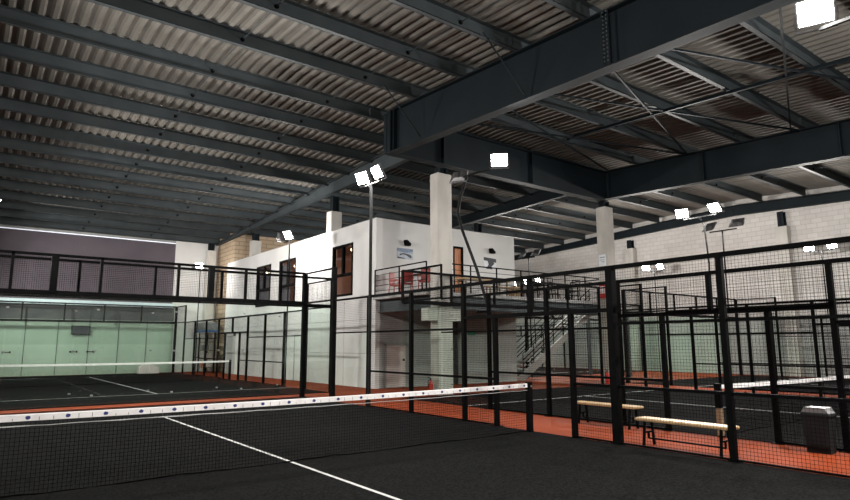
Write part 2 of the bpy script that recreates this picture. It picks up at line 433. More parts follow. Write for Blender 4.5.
struct(MB().box((12.0, OY + .2, FL), (12.1, OY2 - .2, 6.3)), 'wall_office_inner', 'warm_plaster')
# seams on the outside face
mb = MB()
for z in (2.62, 1.3): mb.box((OX - .006, OY, z), (OX, OY2, z + .02))
for y in (13.9, 17.0, 20.9, 24.3): mb.box((OX - .006, y, 0), (OX, y + .02, 3.4))
struct(mb, 'trim_7', 'plaster_grey')
# dark recess under the balcony
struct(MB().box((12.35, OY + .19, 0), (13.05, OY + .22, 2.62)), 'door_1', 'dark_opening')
d = struct(MB().box((9.25, OY - .05, .02), (10.15, OY, 1.62)), 'door_2', 'door_pale')
MB().box((10.0, OY - .09, 1.02), (10.08, OY - .05, 1.1)).build('door_handle', 'black_metal', d)
MB().box((9.2, OY - .06, 0), (9.25, OY, 1.66)).box((10.15, OY - .06, 0), (10.2, OY, 1.66)).box((9.2, OY - .06, 1.62), (10.2, OY, 1.67)).build('door_frame', 'plaster_grey', d)
# orange balcony door
d = struct(MB().box((dx0 + .06, OY + .08, FL), (dx1 - .04, OY + .12, dz1 - .08)), 'door_3', 'wood_orange')
MB().box((dx0, OY - .02, FL), (dx0 + .07, OY + .2, dz1)).box((dx1 - .05, OY - .02, FL), (dx1, OY + .2, dz1)).box((dx0, OY - .02, dz1 - .08), (dx1, OY + .2, dz1)).build('door_frame', 'black_metal', d)
MB().box((dx0 + .13, OY + .06, FL + 1.0), (dx0 + .16, OY + .08, FL + 1.2)).build('door_handle', 'grey_metal', d)
# side doors at ground level
d = struct(MB().box((OX - .03, 26.75, .02), (OX, 27.75, 2.15)), 'door_4', 'plaster_grey')
MB().box((OX - .06, 26.45, 0), (OX, 26.75, 2.35)).box((OX - .06, 27.75, 0), (OX, 28.1, 2.35)).box((OX - .06, 26.45, 2.15), (OX, 28.1, 2.35)).build('door_frame', 'line_white', d)
d = struct(MB().box((OX - .03, 17.75, .02), (OX, 18.5, 2.05)), 'door_5', 'plaster_white')
MB().box((OX - .045, 17.68, 0), (OX, 17.75, 2.12)).box((OX - .045, 18.5, 0), (OX, 18.57, 2.12)).box((OX - .045, 17.68, 2.05), (OX, 18.57, 2.12)).build('door_frame', 'plaster_grey', d)
# windows
for i, (a, b) in enumerate(wins):
    t = .09
    mb = MB().box((OX - .03, a, wz[0]), (OX + .12, a + t, wz[1])).box((OX - .03, b - t, wz[0]), (OX + .12, b, wz[1]))
    mb.box((OX - .03, a, wz[0]), (OX + .12, b, wz[0] + t)).box((OX - .03, a, wz[1] - t), (OX + .12, b, wz[1]))
    zt = wz[0] + .85; m_ = (a + b) / 2
    mb.box((OX - .02, a, zt), (OX + .1, b, zt + .11)).box((OX - .02, m_ - .06, zt), (OX + .1, m_ + .06, wz[1]))
    w = struct(mb, 'window_%d' % (i + 2), 'black_metal')
    MB().box((OX + .04, a + t, wz[0] + t), (OX + .05, b - t, wz[1] - t)).build('pane', 'window_glass', w)
    if i == 2:
        MB().box((OX + .16, a, wz[0]), (OX + .18, b, wz[1] - .5)).build('blind', 'grey_curtain', w)
    if i == 1:
        MB().box((OX + .16, m_, wz[0]), (OX + .18, b, wz[1] - .2)).build('blind', 'grey_curtain', w)
# warm pendant lamps in the office
for i, (px_, py_, pz_) in enumerate(((9.6, 14.75, 5.82), (9.6, 20.55, 5.7), (9.6, 24.4, 5.7))):
    lab = ['warm glowing pendant bulb seen through the nearest tall office window', 'warm pendant bulb behind the half-curtained middle office window',
           'warm pendant bulb behind the farthest office window'][i]
    r = empty('pendant_lamp', (px_, py_, pz_), lab, 'lamp', 'office pendant lamps')
    MB().tube([(px_, py_, pz_ - .09), (px_, py_, pz_ - .06), (px_, py_, pz_), (px_, py_, pz_ + .06), (px_, py_, pz_ + .09)], [.02, .07, .09, .06, .02], 12).build('bulb', 'bulb', r)
    MB().bar((px_, py_, pz_ + .09), (px_, py_, 6.3), .015).build('cord', 'black_metal', r)
    ld = bpy.data.lights.new('pendant_light', 'POINT'); ld.energy = 26; ld.color = (1, .62, .4); ld.shadow_soft_size = .1
    lo = bpy.data.objects.new('pendant_light', ld); COL.objects.link(lo); lo.location = (px_ + .0, py_, pz_ - .2)

# sofa / chair seen inside the nearest window
def chair_parts(mats, high=True):
    """chair with origin at its base centre, facing -y"""
    r = bpy.data.objects.new('balcony_chair', None); COL.objects.link(r); r.empty_display_size = .2
    MB().bev((-.22, -.22, .42), (.22, .22, .47), .015).build('seat', mats, r)
    bk = MB()
    bk.bev((-.22, .18, .50), (.22, .22, .95), .015).build('backrest', mats, r)
    for sx in (-1, 1):
        for sy in (-1, 1):
            MB().bar((sx * .22, sy * .23, 0), (sx * .19, sy * .19, .43), .035).build('leg', mats, r)
        MB().bar((sx * .20, .2, .45), (sx * .20, .2, .93), .03).build('back_post', mats, r)
        MB().bar((sx * .23, -.18, .64), (sx * .23, .19, .66), .035).bar((sx * .23, -.18, .45), (sx * .23, -.18, .64), .03).build('armrest', mats, r)
    return r
ch = chair_parts('red_chair')
spots = [((9.35, 10.95, FL), .5, 'red armchair on the balcony, closest to the office corner'),
         ((9.3, 10.2, FL), 2.7, 'red armchair on the balcony, middle of the three'),
         ((9.35, 9.1, FL), -.9, 'dusty red armchair on the balcony, closest to the tall post')]
for i, (p, a, lab) in enumerate(spots):
    o = ch if i == 0 else copy_tree(ch)
    o.location = p; o.rotation_euler = (0, 0, a); tag(o, lab, 'chair', 'red armchairs on the balcony')
o = copy_tree(ch); o.location = (10.4, 13.7, FL); o.rotation_euler = (0, 0, 1.9); tag(o, 'dark armchair inside the office behind the nearest window', 'chair')
# round table with cloth between the chairs
r = empty('balcony_table', (9.6, 9.62, FL), 'small round table with a dusty pink cover among the red balcony chairs', 'table')
def disc(z0, z1, rad, cx, cy, n=20): return MB().tube([(cx, cy, z0), (cx, cy, z1)], rad, n)
disc(FL + .72, FL + .76, .38, 9.6, 9.62).build('table_top', 'pink_grey_cloth', r)
MB().tube([(9.6, 9.62, FL + .03), (9.6, 9.62, FL + .72)], .035).build('pedestal', 'black_metal', r)
disc(FL, FL + .03, .25, 9.6, 9.62).build('base', 'black_metal', r)
# long wooden counter and bench on the right half of the balcony
r = empty('long_table', (13.1, 10.2, FL), 'long light brown wooden table on the balcony in front of the orange door', 'table')
MB().bev((11.9, 9.9, FL + .78), (14.5, 10.5, FL + .84), .01).build('table_top', 'wood_light', r)
for lx in (12.05, 14.35):
    for ly in (9.98, 10.42): MB().bar((lx, ly, FL), (lx, ly, FL + .78), .06).build('leg', 'wood_brown', r)
r = empty('wooden_bench', (13.3, 9.2, FL), 'low brown wooden bench on the balcony before the long table', 'bench')
MB().bev((12.4, 9.05, FL + .42), (14.2, 9.35, FL + .47), .01).build('seat', 'wood_brown', r)
for lx in (12.55, 14.05): MB().bar((lx, 9.1, FL), (lx, 9.1, FL + .42), .05).bar((lx, 9.3, FL), (lx, 9.3, FL + .42), .05).build('leg', 'wood_brown', r)
tag(MB().bev((14.75, 9.9, FL), (15.15, 10.3, FL + .62), .02).box((14.73, 9.88, FL + .58), (15.17, 10.32, FL + .63)).build('wooden_box', 'wood_light'), 'orange-brown wooden box right of the long balcony table', 'box')
# dark metal tables with chairs near the noticed post
dt = bpy.data.objects.new('metal_table', None); COL.objects.link(dt)
MB().bev((-.6, -.35, .70), (.6, .35, .73), .01).build('table_top', 'black_metal', dt)
for sx in (-1, 1):
    for sy in (-1, 1): MB().bar((sx * .55, sy * .3, 0), (sx * .55, sy * .3, .7), .04).build('leg', 'black_metal', dt)
    MB().bar((sx * .55, -.3, .35), (sx * .55, .3, .35), .025).build('stretcher', 'black_metal', dt)
dc = bpy.data.objects.new('metal_chair', None); COL.objects.link(dc)
MB().bev((-.2, -.2, .43), (.2, .2, .46), .01).build('seat', 'black_metal', dc)
MB().bar((-.19, .2, .46), (-.19, .24, .92), .025).bar((.19, .2, .46), (.19, .24, .92), .025).bar((-.19, .24, .9), (.19, .24, .9), .03).bar((-.19, .23, .75), (.19, .23, .75), .03).bar((-.19, .22, .62), (.19, .22, .62), .03).build('backrest', 'black_metal', dc)
for sx in (-1, 1):
    for sy in (-1, 1): MB().bar((sx * .2, sy * .22, 0), (sx * .18, sy * .18, .44), .025).build('leg', 'black_metal', dc)
for i, (p, a, lab) in enumerate((((15.7, 9.6, FL), .1, 'black metal table on the balcony, left of the pair by the noticed post'),
                                 ((17.3, 9.4, FL), -.2, 'black metal table on the balcony, nearest the noticed post'))):
    o = dt if i == 0 else copy_tree(dt); o.location = p; o.rotation_euler = (0, 0, a); tag(o, lab, 'table', 'black balcony tables')
for i, (p, a, lab) in enumerate((((15.5, 8.85, FL), 3.3, 'black metal chair at the left balcony table, on the railing side'),
                                 ((15.9, 10.4, FL), .2, 'black metal chair at the left balcony table, on the wall side'),
                                 ((17.1, 8.7, FL), 2.9, 'black metal chair at the right balcony table, on the railing side'),
                                 ((17.6, 10.2, FL), -.3, 'black metal chair at the right balcony table, on the wall side'))):
    o = dc if i == 0 else copy_tree(dc); o.location = p; o.rotation_euler = (0, 0, a); tag(o, lab, 'chair', 'black balcony chairs')

# wall signs with wash lights
def wall_sign(x0, x1, z0, z1, name, lab, dark):
    r = empty('wall_sign', ((x0 + x1) / 2, OY, z0), lab, 'sign')
    w = x1 - x0; h = z1 - z0; y = OY
    MB().box((x0, y - .02, z0), (x1, y, z1)).build('board', 'sign_white' if dark else 'sign_pale', r)
    P = lambda pts: [(x0 + u * w, z0 + v * h) for u, v in pts]
    if not dark:
        MB().prism(P([(.0, .72), (.45, .62), (.55, .60), (1, .75), (1, 1), (0, 1)]), 'y', y - .024, y - .02).build('top_band', 'sign_blue', r)
        MB().prism(P([(.12, .32), (.2, .30), (.3, .40), (.45, .42), (.6, .34), (.72, .22), (.85, .12), (.93, .2), (.88, .38), (.75, .46), (.6, .5), (.4, .54), (.2, .46)]), 'y', y - .028, y - .02).build('car_shape', 'sign_black', r)
        MB().prism(P([(0, .02), (.55, .0), (.4, .09), (.05, .18)]), 'y', y - .026, y - .02).build('corner_wedge', 'sign_black', r)
    else:
        MB().prism(P([(0, .72), (1, .60), (1, .93), (0, 1)]), 'y', y - .026, y - .02).build('top_band', 'sign_black', r)
        MB().prism(P([(.15, .0), (.68, .0), (.62, .25), (.85, .5), (.75, .66), (.3, .7), (.38, .4), (.28, .2)]), 'y', y - .028, y - .02).build('figure_shape', 'sign_black', r)
    return r
wall_sign(9.74, 10.52, 5.07, 5.50, 'a', 'blue and white sign board on the white wall left of the tall post', False)
wall_sign(14.45, 15.2, 5.0, 5.52, 'b', 'white and black sign board on the wall right of the orange door', True)
for (x, z, lab) in ((10.15, 5.70, 'small black wall spotlight above the blue sign'), (14.85, 5.80, 'small black wall spotlight above the black and white sign')):
    r = empty('wall_spotlight', (x, OY, z), lab, 'light')
    MB().prism([(x - .13, z + .12), (x - .03, z + .13), (x + .15, z - .02), (x + .13, z - .10), (x - .09, z - .09)], 'y', OY - .22, OY - .06).build('housing', 'black_metal', r)
    MB().box((x - .04, OY - .06, z - .04), (x + .04, OY, z + .04)).build('bracket', 'black_metal', r)
# exit glow below the balcony
tag(MB().box((13.5, OY - .05, 2.05), (13.85, OY, 2.2)).build('exit_sign', 'exit_green'), 'faint green exit light on the grey wall under the balcony', 'sign')

# balcony
BX0, BX1, BY0 = 8.62, 18.6, 8.1
b = empty('balcony', (12, 9.8, FL - .12), 'raised steel and concrete balcony in front of the white office', 'balcony')
MB().box((BX0, BY0, FL - .12), (BX1, OY, FL)).build('deck_slab', 'slab_concrete', b)
mb = MB()
for (a_, b_) in (((BX0 + .35, BY0 + .15), (BX0 + .35, OY)),):
    x = a_[0]; mb.box((x - .01, a_[1], 2.87), (x + .01, b_[1], FL - .12)); mb.box((x - .09, a_[1], 2.87), (x + .09, b_[1], 2.89)); mb.box((x - .09, a_[1], FL - .14), (x + .09, b_[1], FL - .12))
mb.build('edge_beam', 'purlin_paint', b)
mb = MB(); y = BY0 + .12
mb.box((BX0 + .3, y - .01, 2.87), (BX1, y + .01, FL - .12)); mb.box((BX0 + .3, y - .09, 2.87), (BX1, y + .09, 2.89)); mb.box((BX0 + .3, y - .09, FL - .14), (BX1, y + .09, FL - .12))
mb.build('edge_beam', 'purlin_paint', b)
for x in (11.5, 14.0, 16.5):
    MB().box((x - .07, y + .02, 3.0), (x + .07, OY, 3.02)).box((x - .01, y + .02, 3.0), (x + .01, OY, FL - .12)).build('joist', 'purlin_paint', b)
def railing(pts, z0, h, lab, step=1.25, nb=4, parent=None, label_cat='railing'):
    r = empty('balcony_railing', (pts[0][0], pts[0][1], z0), lab, label_cat)
    for (p, q) in zip(pts[:-1], pts[1:]):
        p = Vector((p[0], p[1], z0)); q = Vector((q[0], q[1], z0)); L = (q - p).length; n = max(1, round(L / step))
        for i in range(n + 1):
            a = p.lerp(q, i / n); MB().bar(a, a + Vector((0, 0, h)), .04).build('post', 'black_metal', r)
        MB().bar(p + Vector((0, 0, h)), q + Vector((0, 0, h)), .045, .04).build('handrail', 'black_metal', r)
        for k in range(1, nb + 1):
            zz_ = h * k / (nb + 1); MB().bar(p + Vector((0, 0, zz_)), q + Vector((0, 0, zz_)), .018).build('mid_rail', 'black_metal', r)
    return r
railing([(BX0 + .06, OY - .06), (BX0 + .06, BY0 + .06)], FL, 1.02, 'black side railing of the balcony beside the red chairs', 1.7)
railing([(9.4, BY0 + .06), (BX1 - .05, BY0 + .06)], FL, 1.02, 'long black front railing of the balcony', 1.3)
railing([(BX1 - .05, BY0 + .06), (BX1 - .05, 10.0)], FL, 1.02, 'short black end railing of the balcony by the noticed post', 1.3)
# walkway and stairs behind
w = empty('stair_landing', (20.8, 10.9, FL - .12), 'grey landing behind the noticed post joining stairs and balcony', 'landing')
MB().box((18.6, 10.2, FL - .12), (23.0, 12.9, FL)).build('deck_slab', 'slab_concrete', w) if False else MB().box((18.6, 10.2, FL - .12), (20.6, 11.45, FL)).box((20.6, 10.2, FL - .12), (23.4, 12.9, FL)).build('deck_slab', 'slab_concrete', w) if False else None
mbl = MB().box((18.6, 10.2, FL - .12), (23.4, 11.45, FL)); mbl.box((22.2, 11.45, FL - .12), (23.4, 12.85, FL)); mbl.build('deck_slab', 'slab_concrete', w)
for (x, y) in ((23.3, 10.3), (23.3, 12.75)): MB().box((x - .06, y - .06, 0), (x + .06, y + .06, FL - .12)).build('support_post', 'purlin_paint', w)
st = empty('staircase', (17.2, 12.2, 0), 'grey steel staircase rising to the right under the balcony', 'staircase')
sx0, sx1, ns = 16.75, 22.2, 20
for k in range(ns):
    x = sx0 + (sx1 - sx0) * k / ns; z = FL * (k + 1) / ns
    MB().box((x, 11.67, z - .04), (x + .30, 12.78, z)).build('tread', 'plaster_grey', st)
for yy in (11.62, 12.80):
    MB().prism([(sx0 - .1, 0), (sx0 + .28, 0), (sx1, FL - .30), (sx1, FL), (sx0 - .1, .2)], 'x' if False else 'y', yy, yy + .05).build('stringer', 'plaster_grey', st)
    m2 = MB(); dz = FL / (sx1 - sx0)
    for k in range(0, 8):
        x = sx0 + .2 + k * .72; zg = dz * (x - sx0) + .15
        MB().bar((x, yy + .02, zg - .1), (x, yy + .02, zg + .95), .035).build('baluster', 'black_metal', st)
    for hgt in (.25, .45, .65, .95):
        m2.bar((sx0 + .2, yy + .02, dz * .2 + .15 + hgt), (sx1 - .1, yy + .02, dz * (sx1 - .1 - sx0) + .15 + hgt), .03)
    m2.build('handrail', 'black_metal', st)

# notice, fire cabinet and extinguishers on the columns
tag(MB().mat('sign_white').box((18.03, 7.62, 5.0), (18.05, 7.98, 5.5)).mat('grey_metal').box((18.02, 7.68, 5.36), (18.03, 7.92, 5.40)).box((18.02, 7.68, 5.26), (18.03, 7.92, 5.28)).box((18.02, 7.68, 5.18), (18.03, 7.86, 5.20)).build('notice'), 'white notice sheet high on the right concrete post', 'notice')
tag(MB().box((18.03, 7.75, 4.80), (18.05, 7.98, 4.98)).build('fire_sign', 'red_paint'), 'small red sign just below the white notice', 'sign')
r = empty('fire_cabinet', (17.98, 7.8, 3.6), 'red fire box on the right concrete post at balcony height', 'fire cabinet')
MB().bev((17.9, 7.6, 3.6), (18.05, 7.95, 4.2), .01).build('cabinet_body', 'red_paint', r)
MB().box((17.895, 7.66, 3.8), (17.90, 7.88, 4.1)).build('door_pane', 'sign_white', r)
def extinguisher(x, y, z, lab):
    r = empty('fire_extinguisher', (x, y, z), lab, 'fire extinguisher')
    MB().tube([(x, y, z), (x, y, z + .03), (x, y, z + .38), (x, y, z + .45), (x, y, z + .49)], [.07, .08, .08, .05, .03], 14).build('cylinder', 'red_paint', r)
    MB().tube([(x, y, z + .49), (x, y, z + .55)], .02).bar((x - .02, y, z + .56), (x - .13, y, z + .60), .03, .015).build('valve', 'black_metal', r)
    MB().tube([(x - .03, y, z + .53), (x - .12, y, z + .45), (x - .11, y, z + .25)], .012, 6).build('hose', 'black_metal', r)
    return r
extinguisher(8.54, 7.75, 0.0, 'red fire extinguisher at the foot of the balcony corner post')
extinguisher(17.93, 7.75, .0, 'red fire extinguisher at the foot of the noticed post')

# ------------------------------------------------------------------ padel courts
def vmesh(mb, axis, fixed, a, b, z0, z1, cell=.05, w=.0042):
    """welded wire mesh as real wires (diamond section, no caps)"""
    n = max(1, round((b - a) / cell)); m = max(1, round((z1 - z0) / cell))
    def P(t, z, o): return (fixed + o, t, z) if axis == 'y' else (t, fixed + o, z)
    h = w / 2
    for i in range(n + 1):
        t = a + (b - a) * i / n
        mb.add([P(t - h, z0, 0), P(t, z0, h), P(t + h, z0, 0), P(t, z0, -h), P(t - h, z1, 0), P(t, z1, h), P(t + h, z1, 0), P(t, z1, -h)],
               [(0, 1, 5, 4), (1, 2, 6, 5), (2, 3, 7, 6), (3, 0, 4, 7)])
    for j in range(m + 1):
        z = z0 + (z1 - z0) * j / m
        mb.add([P(a, z - h, 0), P(a, z, h), P(a, z + h, 0), P(a, z, -h), P(b, z - h, 0), P(b, z, h), P(b, z + h, 0), P(b, z, -h)],
               [(0, 1, 5, 4), (1, 2, 6, 5), (2, 3, 7, 6), (3, 0, 4, 7)])
    return mb

def side_fence(x, yn, o0, o1, lab, thick=(), shift={}, thin=()):
    r = empty('court_fence', (x, yn + (o0 + o1) / 2, 0), lab, 'fence')
    offs = [o for o in (-10, -8, -6, -4, -2, -1, 0, 1, 2, 4, 6, 8, 10) if o0 <= o <= o1]
    D = .07
    for o in offs:
        h = 4.0 if abs(o) >= 8 else 3.0; w = .13 if o in thick else (.05 if o in thin else .085); z0 = 0
        if o == 0: z0 = 2.26
        if o in thin: z0 = 3.0
        elif abs(o) == 1: h = 2.22
        sy = shift.get(o, 0)
        MB().box((x - w / 2, yn + o + sy - w / 2, z0), (x + w / 2, yn + o + sy + w / 2, h)).build('post', 'black_metal', r)
        if z0 == 0: MB().box((x - .1, yn + o + sy - .09, 0), (x + .1, yn + o + sy + .09, .012)).build('foot_plate', 'black_metal', r)
    def rail(a, b, z, t=.05):
        MB().box((x - t / 2, yn + a, z - t / 2), (x + t / 2, yn + b, z + t / 2)).build('rail', 'black_metal', r)
    for a, b in zip(offs[:-1], offs[1:]):
        m = (abs(a) + abs(b)) / 2
        if m > 8:      # end bay: 3 m glass, 1 m mesh
            MB().box((x - .006, yn + a + .05, .04), (x + .006, yn + b - .05, 2.96)).build('glass_panel', 'clear_glass', r)
            vmesh(MB(), 'y', x, yn + a, yn + b, 3, 4).build('mesh_panel', 'black_metal', r)
            rail(a, b, 3.0); rail(a, b, 3.97)
        elif m > 6:    # 2 m glass, 1 m mesh
            MB().box((x - .006, yn + a + .05, .04), (x + .006, yn + b - .05, 1.97)).build('glass_panel', 'clear_glass', r)
            vmesh(MB(), 'y', x, yn + a, yn + b, 2, 3).build('mesh_panel', 'black_metal', r)
            rail(a, b, 2.0, .04); rail(a, b, 2.97)
        elif m > 1:
            vmesh(MB(), 'y', x, yn + a, yn + b, .02, 2.97).build('mesh_panel', 'black_metal', r)
            rail(a, b, .03, .03); rail(a, b, .95, .045); rail(a, b, 2.97, .07)
            if m > 2: rail(a, b, 2.0, .045)
            else: rail(a, b, 2.24, .07)
        else:          # access opening beside the net with mesh above the lintel
            vmesh(MB(), 'y', x, yn + a, yn + b, 2.26, 2.97).build('mesh_panel', 'black_metal', r)
            rail(a, b, 2.24, .08); rail(a, b, 2.97, .07)
    return r

def end_fence(y, x0, x1, lab, extra=(), zrail=.10, corner=.13):
    r = empty('court_back_wall', ((x0 + x1) / 2, y, 0), lab, 'glass wall')
    n = round((x1 - x0) / 2)
    for i in range(n + 1):
        x = x0 + (x1 - x0) * i / n
        full = i in (0, n)
        w = corner if full else .07
        MB().box((x - w / 2, y - w / 2, 0 if full and not (corner < .1 and i == 0) else 3.0), (x + w / 2, y + w / 2, 4.0)).build('post', 'black_metal', r)
        if not full:
            mb = MB()
            for z in (.35, 1.5, 2.6): mb.box((x - .03, y - .015, z - .02), (x + .03, y + .015, z + .02))
            mb.build('glass_clamp', 'grey_metal', r)
        if i < n:
            xa = x + (.09 if i == 0 else .012); xb = x + (x1 - x0) / n - (.09 if i == n - 1 else .012)
            MB().box((xa, y - .006, .04), (xb, y + .006, 2.94)).build('glass_panel', 'clear_glass', r)
            vmesh(MB(), 'x', y, x, x + (x1 - x0) / n, 3, 3.97).build('mesh_panel', 'black_metal', r)
    for x in extra:
        MB().box((x - .08, y - .08, 3.0), (x + .08, y + .08, 4.0)).build('post', 'black_metal', r)
    MB().box((x0, y - zrail / 2, 2.94), (x1, y + zrail / 2, 3.06)).build('rail', 'black_metal', r)
    MB().box((x0, y - .035, 3.95), (x1, y + .035, 4.02)).build('rail', 'black_metal', r)
    MB().box((x0, y - .02, 0), (x1, y + .02, .015)).build('sill', 'black_metal', r)
    return r

def turf(x0, x1, yn, lab, l=10.0):
    r = tag(MB().box((x0, yn - l + .18, 0), (x1, yn + l - .2, .012)).build('court_turf', 'turf_black'), lab, 'court surface')
    cx = (x0 + x1) / 2; w = .05; z = .0125
    for s in (-1, 1):
        yl = yn + s * 6.95
        MB().box((x0 + .05, yl - w / 2, .0122), (x1 - .05, yl + w / 2, .0135)).build('service_line', 'line_white', r)
    MB().box((cx - w / 2, yn - 6.925, .0122), (cx + w / 2, yn + 6.925, .0135)).build('centre_line', 'line_white', r)
    return r

def net(x0, x1, y, lab, logos=True, cell=.045, wire=.0042, start=0.36, base=None):
    r = empty('court_net', ((x0 + x1) / 2, y, 0), lab, 'net')
    cx = (x0 + x1) / 2; H = .88
    def top(x):
        t = (x - cx) / ((x1 - x0) / 2); return H + .03 * t * t
    N = 40; mb = MB()
    xs = [x0 + (x1 - x0) * i / N for i in range(N + 1)]
    for a, b_ in zip(xs[:-1], xs[1:]):
        za, zc = top(a), top(b_)
        vs = [(a, y - .012, za - .072), (b_, y - .012, zc - .072), (b_, y - .012, zc - .004), (a, y - .012, za - .004),
              (a, y + .012, za - .072), (b_, y + .012, zc - .072), (b_, y + .012, zc - .004), (a, y + .012, za - .004),
              (a, y, za + .004), (b_, y, zc + .004)]
        mb.add(vs, [(0, 1, 2, 3), (5, 4, 7, 6), (3, 2, 9, 8), (8, 9, 6, 7), (1, 0, 4, 5)])
    band = mb.build('net_band', 'band_white', r)
    # shade of the band creases drawn as thin dark strips, and printed marks
    if logos:
        crease_mb = MB(); k = 0; x = start - math.floor((start - x0 - .1) / .394) * .394
        while x < x1 - .1:
            z = top(x) - .036; n = 12
            for sgn in (-1,):
                yy_ = y - .0135
                mk = MB().add([(x + .021 * math.cos(2 * math.pi * i / n) * (1.25 + .12 * math.sin(i * 2.1 + k)), yy_, z + .021 * math.sin(2 * math.pi * i / n) * (1 + .1 * math.cos(i * 1.7 + k))) for i in range(n)], [tuple(range(n))])
                mk.build('printed_mark', 'logo_blue', band)['label'] = 'round dark blue mark printed on the white band'
                for dx in (.11, .25):
                    crease_mb.box((x + dx - .003, yy_, z - .032), (x + dx + .003, yy_ + .001, z - .006 + .012 * (k % 3)))
            x += .394 if x < .3 else .403; k += 1
        crease_mb.build('crease_shade', 'lamp_housing', band)
        rp = MB().tube([(a, y - .003, top(a) - .125 + .004 * math.sin(a * 9)) for a in xs], .0045, 5)
        rp.build('white_rope', 'line_white', r)['label'] = 'thin white rope just under the net band'
    mm = MB(); h = wire / 2; n = round((x1 - x0) / cell); m = round((H - .07) / cell)
    for i in range(n + 1):
        x = x0 + (x1 - x0) * i / n; z1 = top(x) - .07; zb_ = .015 + .012 * (1 + math.sin(x * 3.1)) * .5
        mm.add([(x - h, y, zb_), (x, y + h, zb_), (x + h, y, zb_), (x, y - h, zb_), (x - h, y, z1), (x, y + h, z1), (x + h, y, z1), (x, y - h, z1)],
               [(0, 1, 5, 4), (1, 2, 6, 5), (2, 3, 7, 6), (3, 0, 4, 7)])
    for j in range(m + 1):
        for a, b_ in zip(xs[:-1], xs[1:]):
            za = .02 + (top(a) - .09) * j / m; zc = .02 + (top(b_) - .09) * j / m
            mm.add([(a, y, za - h), (a, y + h, za), (a, y, za + h), (a, y - h, za), (b_, y, zc - h), (b_, y + h, zc), (b_, y, zc + h), (b_, y - h, zc)],
                   [(0, 1, 5, 4), (1, 2, 6, 5), (2, 3, 7, 6), (3, 0, 4, 7)])
    mm.build('net_mesh', 'net_cord', r)
    MB().tube([(a, y, .022 + .012 * math.sin(a * 3.1) + .006 * math.sin(a * 11)) for a in xs], .009, 6).build('bottom_cord', 'net_cord', r)
    for s, x in ((-1, x0 - .04), (1, x1 + .0)):
        ex = x
        lo = .5 if base else .012
        p = MB().bev((ex - .05, y - .055, lo), (ex + .05, y + .055, .94), .01).build('net_post', 'black_metal', r)
        if base: MB().bev((ex - .045, y - .05, .012), (ex + .045, y + .05, .5), .01).build('post_sleeve', base, p)['label'] = 'bare lower half of the post'
        MB().tube([(ex, y - .07, .86), (ex, y + .07, .86)], .018, 8).build('winder', 'grey_metal', p)
    return r

# near court
turf(-4.95, 5.02, 0, 'black artificial turf of the near court in front of the camera')
side_fence(5.03, 0, -6, 10, 'black mesh side fence right of the near court', thick=(-2, 8), shift={-2: .1, -4: .18})
end_fence(10.0, -5.03, 5.03, 'clear glass back wall of the near court with its mesh top', extra=(-2.1, 1.95))
net(-4.95, 4.93, 0, 'near court net with a white top band and blue marks')
# far court beyond the glass
turf(-3.35, 6.6, 21, 'black artificial turf of the farther court beyond the near glass wall')
side_fence(6.6, 21, -10, 10, 'black side fence of the farther court beside the white office')
end_fence(10.97, -3.4, 6.6, 'near glass wall of the farther court, just behind the orange strip')
end_fence(31.0, -3.4, 6.6, 'far glass wall of the farther court before the mint panels')
net(-3.35, 6.55, 21, 'pale-topped net of the farther court seen through the glass', logos=False)
# right-hand court
turf(7.22, 17.2, -2.5, 'black artificial turf of the court right of the benches')
side_fence(7.2, -2.5, -6, 10, 'black mesh fence between the benches and the right-hand court', thin=(8, 10))
end_fence(7.45, 7.2, 17.2, 'glass and mesh back wall of the right-hand court before the balcony', corner=.05)
side_fence(17.25, -2.5, -2, 10, 'black mesh fence on the far side of the right-hand court')
net(7.29, 17.1, -2.5, 'white-banded net of the right-hand court behind the benches', logos=False, base='wood_brown')
# third court
turf(19.0, 29.0, -2.5, 'black artificial turf of the third court along the block wall')
side_fence(19.0, -2.5, -2, 10, 'black mesh fence on the near side of the third court')
end_fence(7.5, 19.0, 29.0, 'glass and mesh back wall of the third court')
side_fence(29.0, -2.5, -2, 10, 'black mesh fence of the third court against the block wall')
net(19.05, 28.9, -2.5, 'white-banded net of the third court near the block wall', logos=False)
# fourth court
turf(19.0, 29.0, 22.3, 'black artificial turf of the rear right court beyond the stairs', l=9.1)
end_fence(13.3, 19.0, 29.0, 'near glass wall of the rear right court')
side_fence(29.0, 23.3, -10, 6, 'fence of the rear right court against the block wall')
side_fence(19.0, 23.3, -10, 6, 'fence of the rear right court on the stairs side')

